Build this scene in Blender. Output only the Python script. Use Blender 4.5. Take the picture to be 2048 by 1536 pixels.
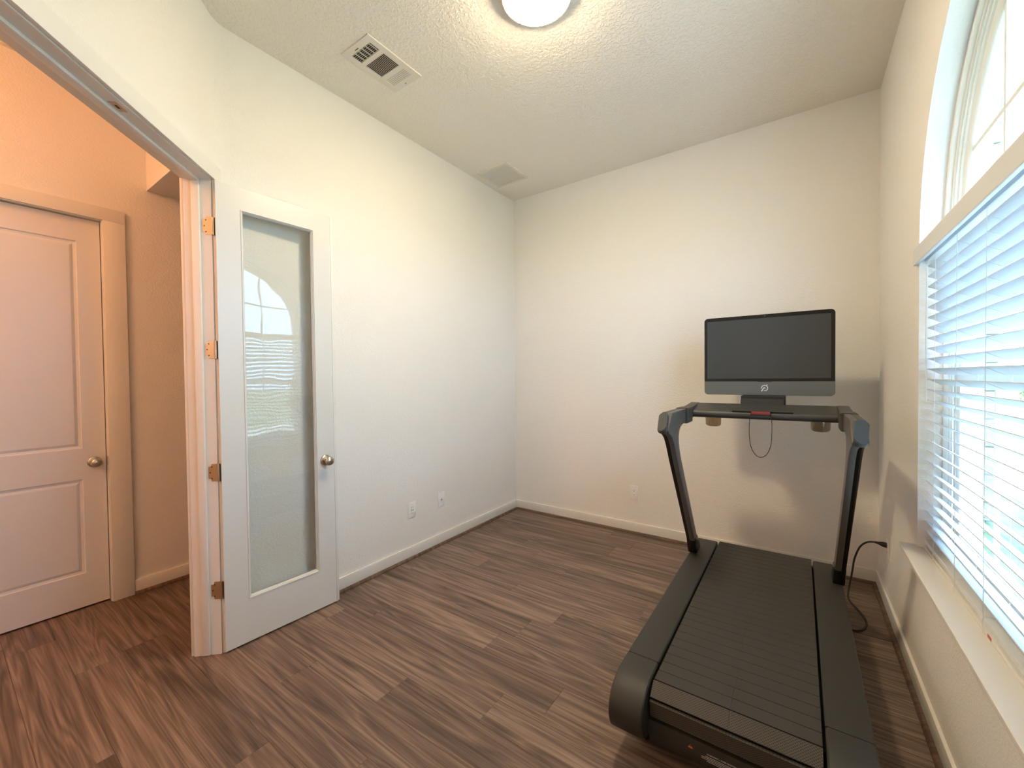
import bpy, bmesh, math, random
from mathutils import Vector, Matrix
random.seed(7)
PI = math.pi
for o in list(bpy.data.objects): bpy.data.objects.remove(o, do_unlink=True)
SC = bpy.context.scene
COL = SC.collection

# ------------------------------------------------------------------ camera
YAW, PITCH, ROLL, FPX, EYE = 0.6104, -0.0183, -0.0110, 822.17, 1.4303
fw = Vector((-math.sin(YAW)*math.cos(PITCH), math.cos(YAW)*math.cos(PITCH), math.sin(PITCH)))
rt = Vector((math.cos(YAW), math.sin(YAW), 0.0)); up = rt.cross(fw)
r2 = rt*math.cos(ROLL) + up*math.sin(ROLL); u2 = -rt*math.sin(ROLL) + up*math.cos(ROLL)
cam = bpy.data.cameras.new('camera'); camo = bpy.data.objects.new('camera', cam); COL.objects.link(camo)
cam.sensor_width = 36.0; cam.lens = 36.0*FPX/2048.0; cam.clip_start = 0.02; cam.clip_end = 300
camo.matrix_world = Matrix(((r2.x, u2.x, -fw.x, 0), (r2.y, u2.y, -fw.y, 0), (r2.z, u2.z, -fw.z, EYE), (0, 0, 0, 1)))
SC.camera = camo

# ------------------------------------------------------------------ world, sun, exposure
W = bpy.data.worlds.new('world'); SC.world = W; W.use_nodes = True
wn = W.node_tree; wn.nodes.clear()
bg = wn.nodes.new('ShaderNodeBackground'); wo = wn.nodes.new('ShaderNodeOutputWorld')
bg.inputs['Color'].default_value = (.41, .68, 1.0, 1); bg.inputs['Strength'].default_value = 2.4      # even, slightly hazy blue sky
wn.links.new(bg.outputs[0], wo.inputs[0])
sun = bpy.data.lights.new('sun', 'SUN'); sun.energy = 3.0; sun.angle = 0.01; sun.color = (1, .96, .88)
suno = bpy.data.objects.new('sun', sun); COL.objects.link(suno)
suno.rotation_euler = Vector((0.36, -0.36, -0.86)).to_track_quat('-Z', 'Y').to_euler()
vs = SC.view_settings; vs.view_transform = 'Standard'; vs.look = 'None'; vs.gamma = 1.0; vs.use_curve_mapping = False
vs.exposure = 2.2
CY_ = SC.cycles
CY_.max_bounces = 8; CY_.diffuse_bounces = 4; CY_.glossy_bounces = 4; CY_.transmission_bounces = 4; CY_.transparent_max_bounces = 16
CY_.caustics_reflective = False; CY_.caustics_refractive = False; CY_.sample_clamp_indirect = 8.0
CY_.use_adaptive_sampling = True; CY_.adaptive_threshold = .18
LAMP = 38.0; LAMP_COL = (1.0, .79, .49); HALL = 13.5; HALL_COL = (1.0, .40, .12)

# ------------------------------------------------------------------ helpers: materials
def new_mat(name):
    m = bpy.data.materials.new(name); m.use_nodes = True
    nt = m.node_tree; b = nt.nodes['Principled BSDF']
    return m, nt, b
def mat(name, col, rough=.5, metal=0.0, spec=.5, bump=None, coat=0.0):
    m, nt, b = new_mat(name)
    b.inputs['Base Color'].default_value = (*col, 1); b.inputs['Roughness'].default_value = rough
    b.inputs['Metallic'].default_value = metal; b.inputs['Specular IOR Level'].default_value = spec
    b.inputs['Coat Weight'].default_value = coat
    if bump:
        sc, st, dist = bump
        g = nt.nodes.new('ShaderNodeNewGeometry'); n = nt.nodes.new('ShaderNodeTexNoise')
        n.inputs['Scale'].default_value = sc; n.inputs['Detail'].default_value = 3.0
        bp = nt.nodes.new('ShaderNodeBump'); bp.inputs['Strength'].default_value = st; bp.inputs['Distance'].default_value = dist
        nt.links.new(g.outputs['Position'], n.inputs['Vector']); nt.links.new(n.outputs['Fac'], bp.inputs['Height'])
        nt.links.new(bp.outputs[0], b.inputs['Normal'])
    return m
def paint(name, col, scale, strength, dist, rough=.75, contrast=None):
    """wall paint over sprayed drywall texture"""
    m, nt, b = new_mat(name)
    b.inputs['Base Color'].default_value = (*col, 1); b.inputs['Roughness'].default_value = rough
    b.inputs['Specular IOR Level'].default_value = .25
    g = nt.nodes.new('ShaderNodeNewGeometry'); n = nt.nodes.new('ShaderNodeTexNoise')
    n.inputs['Scale'].default_value = scale; n.inputs['Detail'].default_value = 2.0; n.inputs['Distortion'].default_value = .6
    r = nt.nodes.new('ShaderNodeValToRGB'); lo, hi = contrast or (.42, .62)
    r.color_ramp.elements[0].position = lo; r.color_ramp.elements[1].position = hi
    bp = nt.nodes.new('ShaderNodeBump'); bp.inputs['Strength'].default_value = strength; bp.inputs['Distance'].default_value = dist
    L = nt.links.new
    L(g.outputs['Position'], n.inputs['Vector']); L(n.outputs['Fac'], r.inputs[0]); L(r.outputs[0], bp.inputs['Height']); L(bp.outputs[0], b.inputs['Normal'])
    return m
def glass(name, tint=(1, 1, 1), wavy=0.0, ior=1.5):
    m = bpy.data.materials.new(name); m.use_nodes = True; nt = m.node_tree; nt.nodes.clear()
    out = nt.nodes.new('ShaderNodeOutputMaterial'); mix = nt.nodes.new('ShaderNodeMixShader')
    tr = nt.nodes.new('ShaderNodeBsdfTransparent'); tr.inputs[0].default_value = (*tint, 1)
    gl = nt.nodes.new('ShaderNodeBsdfGlossy'); gl.inputs['Roughness'].default_value = 0.0
    # reflectance of a thin pane (same from both sides): F0 + (1 - F0) * (1 - cos)^5
    f0 = ((ior-1)/(ior+1))**2; L = nt.links.new
    lw = nt.nodes.new('ShaderNodeLayerWeight'); lw.inputs['Blend'].default_value = .5
    pw = nt.nodes.new('ShaderNodeMath'); pw.operation = 'POWER'; pw.inputs[1].default_value = 5.0; L(lw.outputs['Facing'], pw.inputs[0])
    fr = nt.nodes.new('ShaderNodeMath'); fr.operation = 'MULTIPLY_ADD'; fr.inputs[1].default_value = 1-f0; fr.inputs[2].default_value = f0; L(pw.outputs[0], fr.inputs[0])
    L(fr.outputs[0], mix.inputs[0]); L(tr.outputs[0], mix.inputs[1]); L(gl.outputs[0], mix.inputs[2]); L(mix.outputs[0], out.inputs[0])
    if wavy:
        g = nt.nodes.new('ShaderNodeNewGeometry'); n = nt.nodes.new('ShaderNodeTexNoise')
        n.inputs['Scale'].default_value = 5.0; n.inputs['Detail'].default_value = 1.0
        bp = nt.nodes.new('ShaderNodeBump'); bp.inputs['Strength'].default_value = 1.0; bp.inputs['Distance'].default_value = wavy
        L(g.outputs['Position'], n.inputs['Vector']); L(n.outputs['Fac'], bp.inputs['Height']); L(bp.outputs[0], gl.inputs['Normal'])
    return m
def wood_mat(name, dark, mid, light, rough=.42, use_random=True):
    m, nt, b = new_mat(name); N = nt.nodes.new; L = nt.links.new
    tc = N('ShaderNodeTexCoord'); oi = N('ShaderNodeObjectInfo')
    mul = N('ShaderNodeMath'); mul.operation = 'MULTIPLY'; mul.inputs[1].default_value = 53.0 if use_random else 0.0
    cmb = N('ShaderNodeCombineXYZ'); L(oi.outputs['Random'], mul.inputs[0])
    for i in range(3): L(mul.outputs[0], cmb.inputs[i])
    add = N('ShaderNodeVectorMath'); add.operation = 'ADD'; L(tc.outputs['Object'], add.inputs[0]); L(cmb.outputs[0], add.inputs[1])
    # broad figure : bands running along the board that wander (cathedral grain)
    mp = N('ShaderNodeMapping'); mp.inputs['Scale'].default_value = (.42, 6.5, 1.0); L(add.outputs[0], mp.inputs[0])
    n1 = N('ShaderNodeTexNoise'); n1.inputs['Scale'].default_value = 1.7; n1.inputs['Detail'].default_value = 1.5; n1.inputs['Distortion'].default_value = .35
    L(mp.outputs[0], n1.inputs['Vector'])
    ring = N('ShaderNodeMath'); ring.operation = 'MULTIPLY'; ring.inputs[1].default_value = 9.0; L(n1.outputs['Fac'], ring.inputs[0])
    sn = N('ShaderNodeMath'); sn.operation = 'PINGPONG'; sn.inputs[1].default_value = .5; L(ring.outputs[0], sn.inputs[0])
    # fine pores
    mp2 = N('ShaderNodeMapping'); mp2.inputs['Scale'].default_value = (4.0, 150.0, 1.0); L(add.outputs[0], mp2.inputs[0])
    n2 = N('ShaderNodeTexNoise'); n2.inputs['Scale'].default_value = 1.0; n2.inputs['Detail'].default_value = 4.0; L(mp2.outputs[0], n2.inputs['Vector'])
    mp3 = N('ShaderNodeMapping'); mp3.inputs['Scale'].default_value = (.7, 34.0, 1.0); L(add.outputs[0], mp3.inputs[0])
    n3 = N('ShaderNodeTexNoise'); n3.inputs['Scale'].default_value = 1.0; n3.inputs['Detail'].default_value = 3.0; L(mp3.outputs[0], n3.inputs['Vector'])
    a1 = N('ShaderNodeMath'); a1.operation = 'MULTIPLY_ADD'; a1.inputs[1].default_value = .42; L(sn.outputs[0], a1.inputs[0])
    a0 = N('ShaderNodeMath'); a0.operation = 'MULTIPLY'; a0.inputs[1].default_value = .50; L(n2.outputs['Fac'], a0.inputs[0]); L(a0.outputs[0], a1.inputs[2])
    a2 = N('ShaderNodeMath'); a2.operation = 'MULTIPLY_ADD'; a2.inputs[1].default_value = .66; L(n3.outputs['Fac'], a2.inputs[0]); L(a1.outputs[0], a2.inputs[2])
    a3 = N('ShaderNodeMath'); a3.operation = 'MULTIPLY_ADD'; a3.inputs[1].default_value = .16 if use_random else 0.0; L(oi.outputs['Random'], a3.inputs[0]); L(a2.outputs[0], a3.inputs[2])
    cr = N('ShaderNodeValToRGB'); e = cr.color_ramp.elements
    e[0].position = .50; e[0].color = (*dark, 1); e[1].position = 1.03; e[1].color = (*light, 1)
    k = cr.color_ramp.elements.new(.75); k.color = (*mid, 1)
    L(a3.outputs[0], cr.inputs[0]); L(cr.outputs[0], b.inputs['Base Color'])
    b.inputs['Roughness'].default_value = rough; b.inputs['Specular IOR Level'].default_value = .4
    bp = N('ShaderNodeBump'); bp.inputs['Strength'].default_value = .25; bp.inputs['Distance'].default_value = .001
    L(n2.outputs['Fac'], bp.inputs['Height']); L(bp.outputs[0], b.inputs['Normal'])
    return m
def emis(name, col, s):
    m, nt, b = new_mat(name); b.inputs['Base Color'].default_value = (.9, .85, .75, 1)
    b.inputs['Emission Color'].default_value = (*col, 1); b.inputs['Emission Strength'].default_value = s
    return m

M = {}
M['wall'] = paint('wall_paint', (.83, .81, .78), 95, .22, .004)
M['ceil'] = paint('ceiling_paint', (.90, .855, .775), 52, .40, .006, contrast=(.45, .6))
M['trim'] = mat('white_trim_paint', (.78, .765, .73), .38)
M['door'] = mat('white_door_paint', (.72, .715, .69), .33)
M['gap'] = mat('dark_gap', (.012, .011, .010), .9)
M['plank'] = wood_mat('walnut_vinyl_plank', (.058, .040, .031), (.150, .102, .079), (.285, .205, .160))
M['shoe'] = wood_mat('walnut_shoe_moulding', (.075, .045, .03), (.14, .085, .058), (.21, .135, .09), use_random=False)
M['sub'] = mat('subfloor', (.02, .015, .012), .9)
M['nickel'] = mat('satin_nickel', (.55, .50, .43), .28, 1.0)
M['hinge'] = mat('satin_brass_nickel_hinge', (.58, .46, .32), .36, 1.0)
M['screw'] = mat('screw_recess', (.10, .06, .03), .5, .6)
M['glass'] = glass('window_glass')
M['dglass'] = glass('door_glass', (.97, .98, .97), wavy=.0012, ior=1.55)
M['vinyl'] = mat('white_vinyl', (.80, .80, .74), .4)
M['slat'] = mat('white_faux_wood_slat', (.68, .71, .74), .35)
M['cord'] = mat('blind_cord', (.72, .74, .75), .7)
M['plate'] = mat('white_wall_plate', (.85, .85, .84), .35)
M['slot'] = mat('outlet_slot', (.03, .03, .03), .6)
M['reg'] = mat('register_enamel', (.78, .74, .66), .45)
M['duct'] = mat('duct_dark', (.03, .028, .024), .8)
M['lamp'] = emis('lamp_glass', LAMP_COL, LAMP)
M['lamprim'] = mat('lamp_rim', (.80, .74, .62), .4)
# treadmill
M['rail'] = mat('charcoal_rail_plastic', (.026, .0245, .023), .55, bump=(900, .25, .0006))
M['belt'] = mat('belt_rubber', (.036, .033, .029), .72, bump=(700, .5, .0008))
M['grey'] = mat('grey_anodised_upright', (.115, .105, .100), .42, .25)
M['black'] = mat('gloss_black', (.006, .006, .007), .22)
M['mblack'] = mat('matt_black', (.012, .012, .012), .6)
M['tray'] = mat('charcoal_tray', (.045, .043, .041), .48)
M['capgrey'] = mat('rubber_cap_grey', (.048, .052, .053), .6)
M['bezel'] = mat('screen_bezel', (.004, .004, .004), .12)
M['screen'] = mat('screen_glass', (.034, .038, .040), .035, spec=.85)
M['chin'] = mat('speaker_bar_grey', (.125, .135, .130), .6, bump=(1500, .3, .0005))
M['white'] = mat('white_print', (.75, .75, .73), .5)
M['smoke'] = glass('smoked_cup_plastic', (.56, .50, .41), ior=1.7)
M['red'] = mat('red_safety_key', (.26, .035, .035), .4)
M['orange'] = mat('orange_warning_print', (.85, .16, .03), .5)
M['cable'] = mat('black_power_cable', (.014, .011, .012), .45)
M['sticker'] = mat('red_orange_sticker', (.50, .09, .04), .5)

# ------------------------------------------------------------------ helpers: geometry
def obj(name, bm, m, parent=None, smooth=False, loc=None):
    me = bpy.data.meshes.new(name); bmesh.ops.recalc_face_normals(bm, faces=bm.faces[:]); bm.to_mesh(me); bm.free()
    if m is not None: me.materials.append(m)
    if smooth:
        for p in me.polygons: p.use_smooth = True
        me.set_sharp_from_angle(angle=math.radians(smooth if smooth is not True else 40))
    o = bpy.data.objects.new(name, me); COL.objects.link(o)
    if parent is not None: o.parent = parent
    if loc is not None: o.location = loc
    return o
def rel(o, parent):
    """parent while keeping the mesh where it was built (meshes are in world coordinates)"""
    o.parent = parent; q = Vector((0, 0, 0)); a = parent
    if parent.type == 'EMPTY': q = Vector(parent.location)
    o.matrix_parent_inverse = Matrix.Translation(-q); return o
def thing(name, label, cat, loc=(0, 0, 0), group=None, kind=None):
    o = bpy.data.objects.new(name, None); COL.objects.link(o); o.location = loc; o.empty_display_size = .1
    tag(o, label, cat, group, kind); return o
def tag(o, label, cat, group=None, kind=None):
    if label: o['label'] = label
    if cat: o['category'] = cat
    if group: o['group'] = group
    if kind: o['kind'] = kind
    return o
class B:
    """mesh collector in world coordinates"""
    def __init__(s, f=None): s.bm = bmesh.new(); s.f = f or (lambda x, y, z: (x, y, z))
    def v(s, *p): return s.bm.verts.new(s.f(*p))
    def face(s, pts): return s.bm.faces.new([s.v(*p) for p in pts])
    def box(s, a, b, bev=0.0, seg=2):
        (x0, y0, z0), (x1, y1, z1) = a, b
        vs = [s.v(x, y, z) for z in (z0, z1) for y in (y0, y1) for x in (x0, x1)]
        fs = [s.bm.faces.new([vs[i] for i in q]) for q in ((0, 2, 3, 1), (4, 5, 7, 6), (0, 1, 5, 4), (2, 6, 7, 3), (0, 4, 6, 2), (1, 3, 7, 5))]
        if bev:
            bmesh.ops.recalc_face_normals(s.bm, faces=fs)
            es = list({e for f in fs for e in f.edges})
            bmesh.ops.bevel(s.bm, geom=es, offset=bev, segments=seg, affect='EDGES', profile=.6)
        return s
    def prism(s, poly, a, b, plane='yz', bev=0.0, seg=2, capbev=True):
        """polygon in a plane swept along the remaining axis from a to b"""
        def P(u, w, t): return {'yz': (t, u, w), 'xz': (u, t, w), 'xy': (u, w, t)}[plane]
        A = [s.v(*P(u, w, a)) for u, w in poly]; Bv = [s.v(*P(u, w, b)) for u, w in poly]
        n = len(poly); fs = [s.bm.faces.new(A), s.bm.faces.new(Bv[::-1])]
        for i in range(n): fs.append(s.bm.faces.new((A[i], A[(i+1) % n], Bv[(i+1) % n], Bv[i])))
        if bev:
            bmesh.ops.recalc_face_normals(s.bm, faces=fs)
            es = [e for e in fs[0].edges] + [e for e in fs[1].edges]
            bmesh.ops.bevel(s.bm, geom=es, offset=bev, segments=seg, affect='EDGES', profile=.6)
        return s
    def tube(s, pts, r, n=10, closed=False):
        pts = [Vector(p) for p in pts]; rings = []; m = len(pts); prev = None
        for i, p in enumerate(pts):
            if closed: t = pts[(i+1) % m]-pts[i-1]
            else: t = (pts[min(i+1, m-1)]-pts[max(i-1, 0)])
            t.normalize()
            if prev is None:
                a = Vector((0, 0, 1)) if abs(t.z) < .9 else Vector((1, 0, 0)); u = t.cross(a).normalized()
            else:
                u = (prev - t*prev.dot(t)).normalized()
            prev = u; w = t.cross(u); rr = r[i] if isinstance(r, (list, tuple)) else r
            rings.append([s.v(*(p+(u*math.cos(2*PI*k/n)+w*math.sin(2*PI*k/n))*rr)) for k in range(n)])
        for i in range(m if closed else m-1):
            a, b = rings[i], rings[(i+1) % m]
            for k in range(n): s.bm.faces.new((a[k], a[(k+1) % n], b[(k+1) % n], b[k]))
        if not closed:
            s.bm.faces.new(rings[0][::-1]); s.bm.faces.new(rings[-1])
        return s
    def lathe(s, prof, org, ax, n=28):
        """profile [(dist along axis, radius)] round axis ax at org"""
        ax = Vector(ax).normalized(); a = Vector((0, 0, 1)) if abs(ax.z) < .9 else Vector((1, 0, 0))
        u = ax.cross(a).normalized(); w = ax.cross(u); org = Vector(org); rings = []
        for h, r in prof:
            c = org+ax*h
            rings.append([s.v(*(c+(u*math.cos(2*PI*k/n)+w*math.sin(2*PI*k/n))*max(r, 1e-4))) for k in range(n)])
        for a_, b_ in zip(rings, rings[1:]):
            for k in range(n): s.bm.faces.new((a_[k], a_[(k+1) % n], b_[(k+1) % n], b_[k]))
        s.bm.faces.new(rings[0][::-1]); s.bm.faces.new(rings[-1]); return s
    def obj(s, name, m, parent=None, smooth=False):
        o = obj(name, s.bm, m, None, smooth)
        if parent is not None: rel(o, parent)
        return o
def struct(name, b, m, label, smooth=False, cat=None):
    o = b.obj(name, m, None, smooth); return tag(o, label, cat, None, 'structure')
def spline(pts, n=8):
    P = [Vector(p) for p in pts]; out = []
    for i in range(len(P)-1):
        p0, p1, p2, p3 = P[max(i-1, 0)], P[i], P[i+1], P[min(i+2, len(P)-1)]
        for k in range(n):
            t = k/n
            out.append(.5*((2*p1)+(p2-p0)*t+(2*p0-5*p1+4*p2-p3)*t*t+(3*p1-p0-3*p2+p3)*t**3))
    return out+[P[-1]]

# ------------------------------------------------------------------ room dimensions
XL, XR, YB, YF, ZC = -2.5217, .4367, 3.6646, -.75, 3.3094
XH = -3.655                                     # hall wall
CX, CY = XL, .917                               # corner of left wall and diagonal wall
DV = Vector((.70711, -.70711, 0)); NV = Vector((.70711, .70711, 0))
def DG(s, t, z): p = Vector((CX, CY, 0))+DV*s+NV*t; return (p.x, p.y, z)
SJ, OPW, HEAD = .077, 1.240, 2.452              # jamb face, clear opening, head height
SE = (CY-YF)*math.sqrt(2)                       # diagonal wall length
XE = CX+SE*.70711
T = .128                                        # partition thickness

# floor ------------------------------------------------------------
b = B(); b.box((XH-.2, -2.55, -.06), (XR+.1, YB+.1, -.012)); floor = struct('floor', b, M['sub'], 'dark walnut plank floor running through the room and hall')
PW, PL = .18, 1.22
ends = {2.01: -1.168, 2.19: -1.582, 1.29: -1.09, 1.11: -1.53, .93: -2.0, 1.47: -.882, 1.65: -1.36, 2.55: -1.40, 2.37: -1.99, .57: -1.714, .75: -1.33}
cache = {}
def plank(x0, x1, y0, y1):
    key = (round(x1-x0, 3), round(y1-y0, 3))
    if key not in cache:
        bb = B(); g = .0003; bb.box((g, g, -.012), (key[0]-g, key[1]-g, 0.0))
        top = [e for e in bb.bm.edges if all(v.co.z > -.001 for v in e.verts)]
        bmesh.ops.bevel(bb.bm, geom=top, offset=.0007, segments=1, affect='EDGES')
        me = bpy.data.meshes.new('plank'); bmesh.ops.recalc_face_normals(bb.bm, faces=bb.bm.faces[:]); bb.bm.to_mesh(me); bb.bm.free(); me.materials.append(M['plank']); cache[key] = me
    o = bpy.data.objects.new('plank', cache[key]); COL.objects.link(o); o.parent = floor; o.location = (x0, y0, 0)
xa, xb = XH-.09, XR+.02
k0 = -27
for k in range(k0, 9):
    y0 = 2.19+PW*k; y1 = min(y0+PW, YB+.02)
    if y1-y0 < .02 or y0 < -2.52: continue
    e = next((v for q, v in ends.items() if abs(q-y0) < .01), None)
    if e is None: e = random.uniform(-1.2, 0)
    x = e-PL*math.ceil((e-xa)/PL)
    while x < xb:
        a, c = max(x, xa), min(x+PL, xb)
        if c-a > .02: plank(a, c, y0, y1)
        x += PL

# ceiling -----------------------------------------------------------
b = B(); b.box((XH-.15, -2.6, ZC), (XR+.25, YB+.15, ZC+.1)); struct('ceiling', b, M['ceil'], 'beige ceiling with knockdown texture')

# walls -------------------------------------------------------------
b = B()
b.box((XL-T, CY+.055, -.01), (XL, YB, ZC))
# bullnosed meeting with the diagonal wall
arc = []
for i in range(7):
    u = i/6; p0 = Vector((XL, CY+.055)); p1 = Vector((XL, CY)); p2 = Vector((XL, CY))+Vector((.70711, -.70711))*.055
    p = p0*(1-u)**2+p1*2*u*(1-u)+p2*u*u; arc.append((p.x, p.y))
inner = [DG(.055, -T, 0)[:2], DG(-.05, -T, 0)[:2], (XL-T, CY+.055)]
b.prism(arc+inner, -.01, ZC, 'xy')
struct('wall_left', b, M['wall'], 'plain off-white wall behind the glazed door', smooth=35)
b = B(); b.box((XL-T, YB, -.01), (XR+.2, YB+.12, ZC)); struct('wall_back', b, M['wall'], 'plain off-white far wall behind the treadmill')
b = B(DG)
b.box((.055, -T, -.01), (SJ-.02, 0, ZC)); b.box((SJ-.02, -T, HEAD+.02), (SJ+OPW+.02, 0, ZC)); b.box((SJ+OPW+.02, -T, -.01), (SE, 0, ZC))
struct('wall_diagonal', b, M['wall'], 'angled wall holding the double door opening')
b = B(); b.box((XE-.05, YF-.12, -.01), (XR+.2, YF, ZC)); struct('wall_front', b, M['wall'], 'plain wall behind the camera')

# right wall with arched opening -----------------------------------------
YA, ZA, RA, ZS = 1.700, 2.000, .853, .645
WT = .20
def outline(o=0.0, n=56, drop=0.0):
    r = RA-o; pts = [(YA+r, ZS+o-drop)]
    for i in range(n+1):
        a = PI*i/n; pts.append((YA+r*math.cos(a), ZA+r*math.sin(a)))
    return pts+[(YA-r, ZS+o-drop)]
b = B(); O = outline(drop=.017); ZW = ZS-.017
def skin(x):
    b.face([(x, YF-.1, 0), (x, YB+.02, 0), (x, YB+.02, ZW), (x, YF-.1, ZW)])
    b.face([(x, YA+RA, ZW), (x, YB+.02, ZW), (x, YB+.02, ZA), (x, YA+RA, ZA)]); b.face([(x, YF-.1, ZW), (x, YA-RA, ZW), (x, YA-RA, ZA), (x, YF-.1, ZA)])
    b.face([(x, YA+RA, ZA), (x, YB+.02, ZA), (x, YB+.02, ZC), (x, YA+RA, ZC)]); b.face([(x, YF-.1, ZA), (x, YA-RA, ZA), (x, YA-RA, ZC), (x, YF-.1, ZC)])
    A = O[1:-1]
    for (y0, z0), (y1, z1) in zip(A, A[1:]): b.face([(x, y0, z0), (x, y1, z1), (x, y1, ZC), (x, y0, ZC)])
skin(XR); skin(XR+WT)
for i in range(len(O)):
    (y0, z0), (y1, z1) = O[i], O[(i+1) % len(O)]
    b.face([(XR, y0, z0), (XR, y1, z1), (XR+WT, y1, z1), (XR+WT, y0, z0)])
struct('wall_right', b, M['wall'], 'off-white window wall with arched opening')

# hall ----------------------------------------------------------------
HD0, HD1, HDT = -.150, .668, 2.452
b = B()
b.box((XH-.12, -2.5, -.01), (XH, HD0-.02, ZC)); b.box((XH-.12, HD1+.012, -.01), (XH, 4.2, ZC)); b.box((XH-.12, HD0-.02, HDT+.012), (XH, HD1+.012, ZC))
struct('wall_hall', b, M['wall'], 'hall wall with a white panelled door, lit orange')
b = B(); b.box((XH, .898, 2.724), (XL-T, YB-.02, ZC-.001)); struct('wall_header', b, M['wall'], 'dropped header over the hall beyond the doorway')
b = B(); b.box((XH-.12, -2.6, -.01), (.2, -2.5, ZC)); b.box((XH-.12, YB-.02, -.01), (XL-T+.001, YB+.12, ZC)); b.box((XE-.05+.3, -2.5, -.01), (XE+.37, YF-.12, ZC))
struct('wall_foyer', b, M['wall'], 'far foyer walls out of sight round the corner')

# ------------------------------------------------------------------ double door frame: jambs, stops, casings
tr1 = thing('trim_1', 'white painted frame of the double door opening', None, DG(SJ, 0, 0), kind='structure')
b = B(DG)
for (s0, s1) in ((SJ-.02, SJ), (SJ+OPW, SJ+OPW+.02)): b.box((s0, -.130, 0), (s1, -.002, HEAD+.02))
b.box((SJ, -.130, HEAD), (SJ+OPW, -.002, HEAD+.02)); b.obj('jamb', M['trim'], tr1)
b = B(DG)
b.box((SJ-.001, -.090, .004), (SJ+.012, -.054, HEAD), .003); b.box((SJ+OPW-.012, -.090, .004), (SJ+OPW, -.054, HEAD), .003); b.box((SJ+.012, -.090, HEAD-.012), (SJ+OPW-.012, -.054, HEAD+.001), .003)
b.obj('door_stop', M['trim'], tr1, smooth=30)
for (t0, t1, nm) in ((-.0005, .0165, 'room_casing'), (-.1475, -.1295, 'hall_casing')):
    b = B(DG); r = .005
    for (s0, s1) in ((.015, SJ-r), (SJ+OPW+r, SJ+OPW+.07)): b.box((s0, t0, 0), (s1, t1, HEAD+r), .002)
    b.box((.015, t0, HEAD+r), (SJ+OPW+.07, t1, 2.536), .002); b.obj(nm, M['trim'], tr1, smooth=30)
b = B(DG); b.box((.62, -.045, HEAD-.0015), (.68, -.018, HEAD+.001), .0005); b.obj('strike_plate', M['nickel'], tr1)
b = B(DG); b.box((.640, -.036, HEAD-.002), (.662, -.027, HEAD-.0010)); b.obj('strike_hole', M['slot'], tr1)

# ------------------------------------------------------------------ glazed door leaf (open against the left wall)
PH = Vector((-2.446, .871, 0)); PFm = Vector((-2.418, 1.476, 0)); DL = (PFm-PH).normalized(); DN = Vector((DL.y, -DL.x, 0))
def DR(u, w, z): p = PH+DL*u+DN*w; return (p.x, p.y, z)      # u along the leaf, w out of the visible face
DW, D0, D1, TH = .606, .010, 2.449, .036
GX0, GX1, GZ0, GZ1 = .113, .503, .243, 2.333
dr1 = thing('door_1', 'white glazed door leaf swung open against the left wall', None, DR(0, 0, D0), kind='structure')
for (u0, u1, z0, z1, nm) in ((0.0, GX0, D0, D1, 'stile'), (GX1, DW, D0, D1, 'stile'), (GX0, GX1, D0, GZ0, 'bottom_rail'), (GX0, GX1, GZ1, D1, 'top_rail')):
    b = B(DR); b.box((u0, -TH, z0), (u1, 0, z1)); b.obj(nm, M['door'], dr1)
b = B(DR)                                         # stepped glazing bead on both faces
def ring(prof, rect):
    loops = []
    for o, w in prof:
        u0, u1, z0, z1 = rect; loops.append([b.v(u0+o, w, z0+o), b.v(u1-o, w, z0+o), b.v(u1-o, w, z1-o), b.v(u0+o, w, z1-o)])
    for A, C in zip(loops, loops[1:]):
        for i in range(4): b.bm.faces.new((A[i], A[(i+1) % 4], C[(i+1) % 4], C[i]))
R4 = (GX0, GX1, GZ0, GZ1)
ring([(-.001, .0), (.000, .0035), (.004, .0035), (.005, -.001), (.009, -.003), (.010, -.007), (.014, -.012), (.014, -.0165)], R4)
ring([(-.001, -TH), (.000, -TH-.0035), (.004, -TH-.0035), (.005, -TH+.001), (.009, -TH+.003), (.010, -TH+.007), (.014, -TH+.012), (.014, -TH+.0155)], R4)
b.obj('glazing_bead', M['door'], dr1)
b = B(DR); b.box((GX0+.008, -.0205, GZ0+.008), (GX1-.008, -.0165, GZ1-.008)); b.obj('glass_pane', M['dglass'], dr1)
b = B(DR)
b.box((DW+.001, -TH+.002, .004), (DW+.008, -.010, D1-.002)); b.box((DW+.008, -TH+.001, .002), (DW+.017, -.007, D1-.001), .003); b.box((DW+.016, -TH, .002), (DW+.030, -.013, D1-.001), .004)
b.obj('astragal', M['trim'], dr1, smooth=30)
kx, kz = .553, .9225
kb = B(DR)
kn = B(); o0 = Vector(DR(kx, 0, kz))
kn.lathe([(0, .0335), (.003, .0335), (.0055, .031), (.0075, .022), (.009, .014), (.020, .0115), (.030, .0125), (.036, .019), (.042, .0255), (.050, .0275), (.057, .0255), (.0625, .019), (.065, .008), (.0653, 0)], o0, DN, 32)
kn.obj('door_knob', M['nickel'], dr1, smooth=50)
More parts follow.
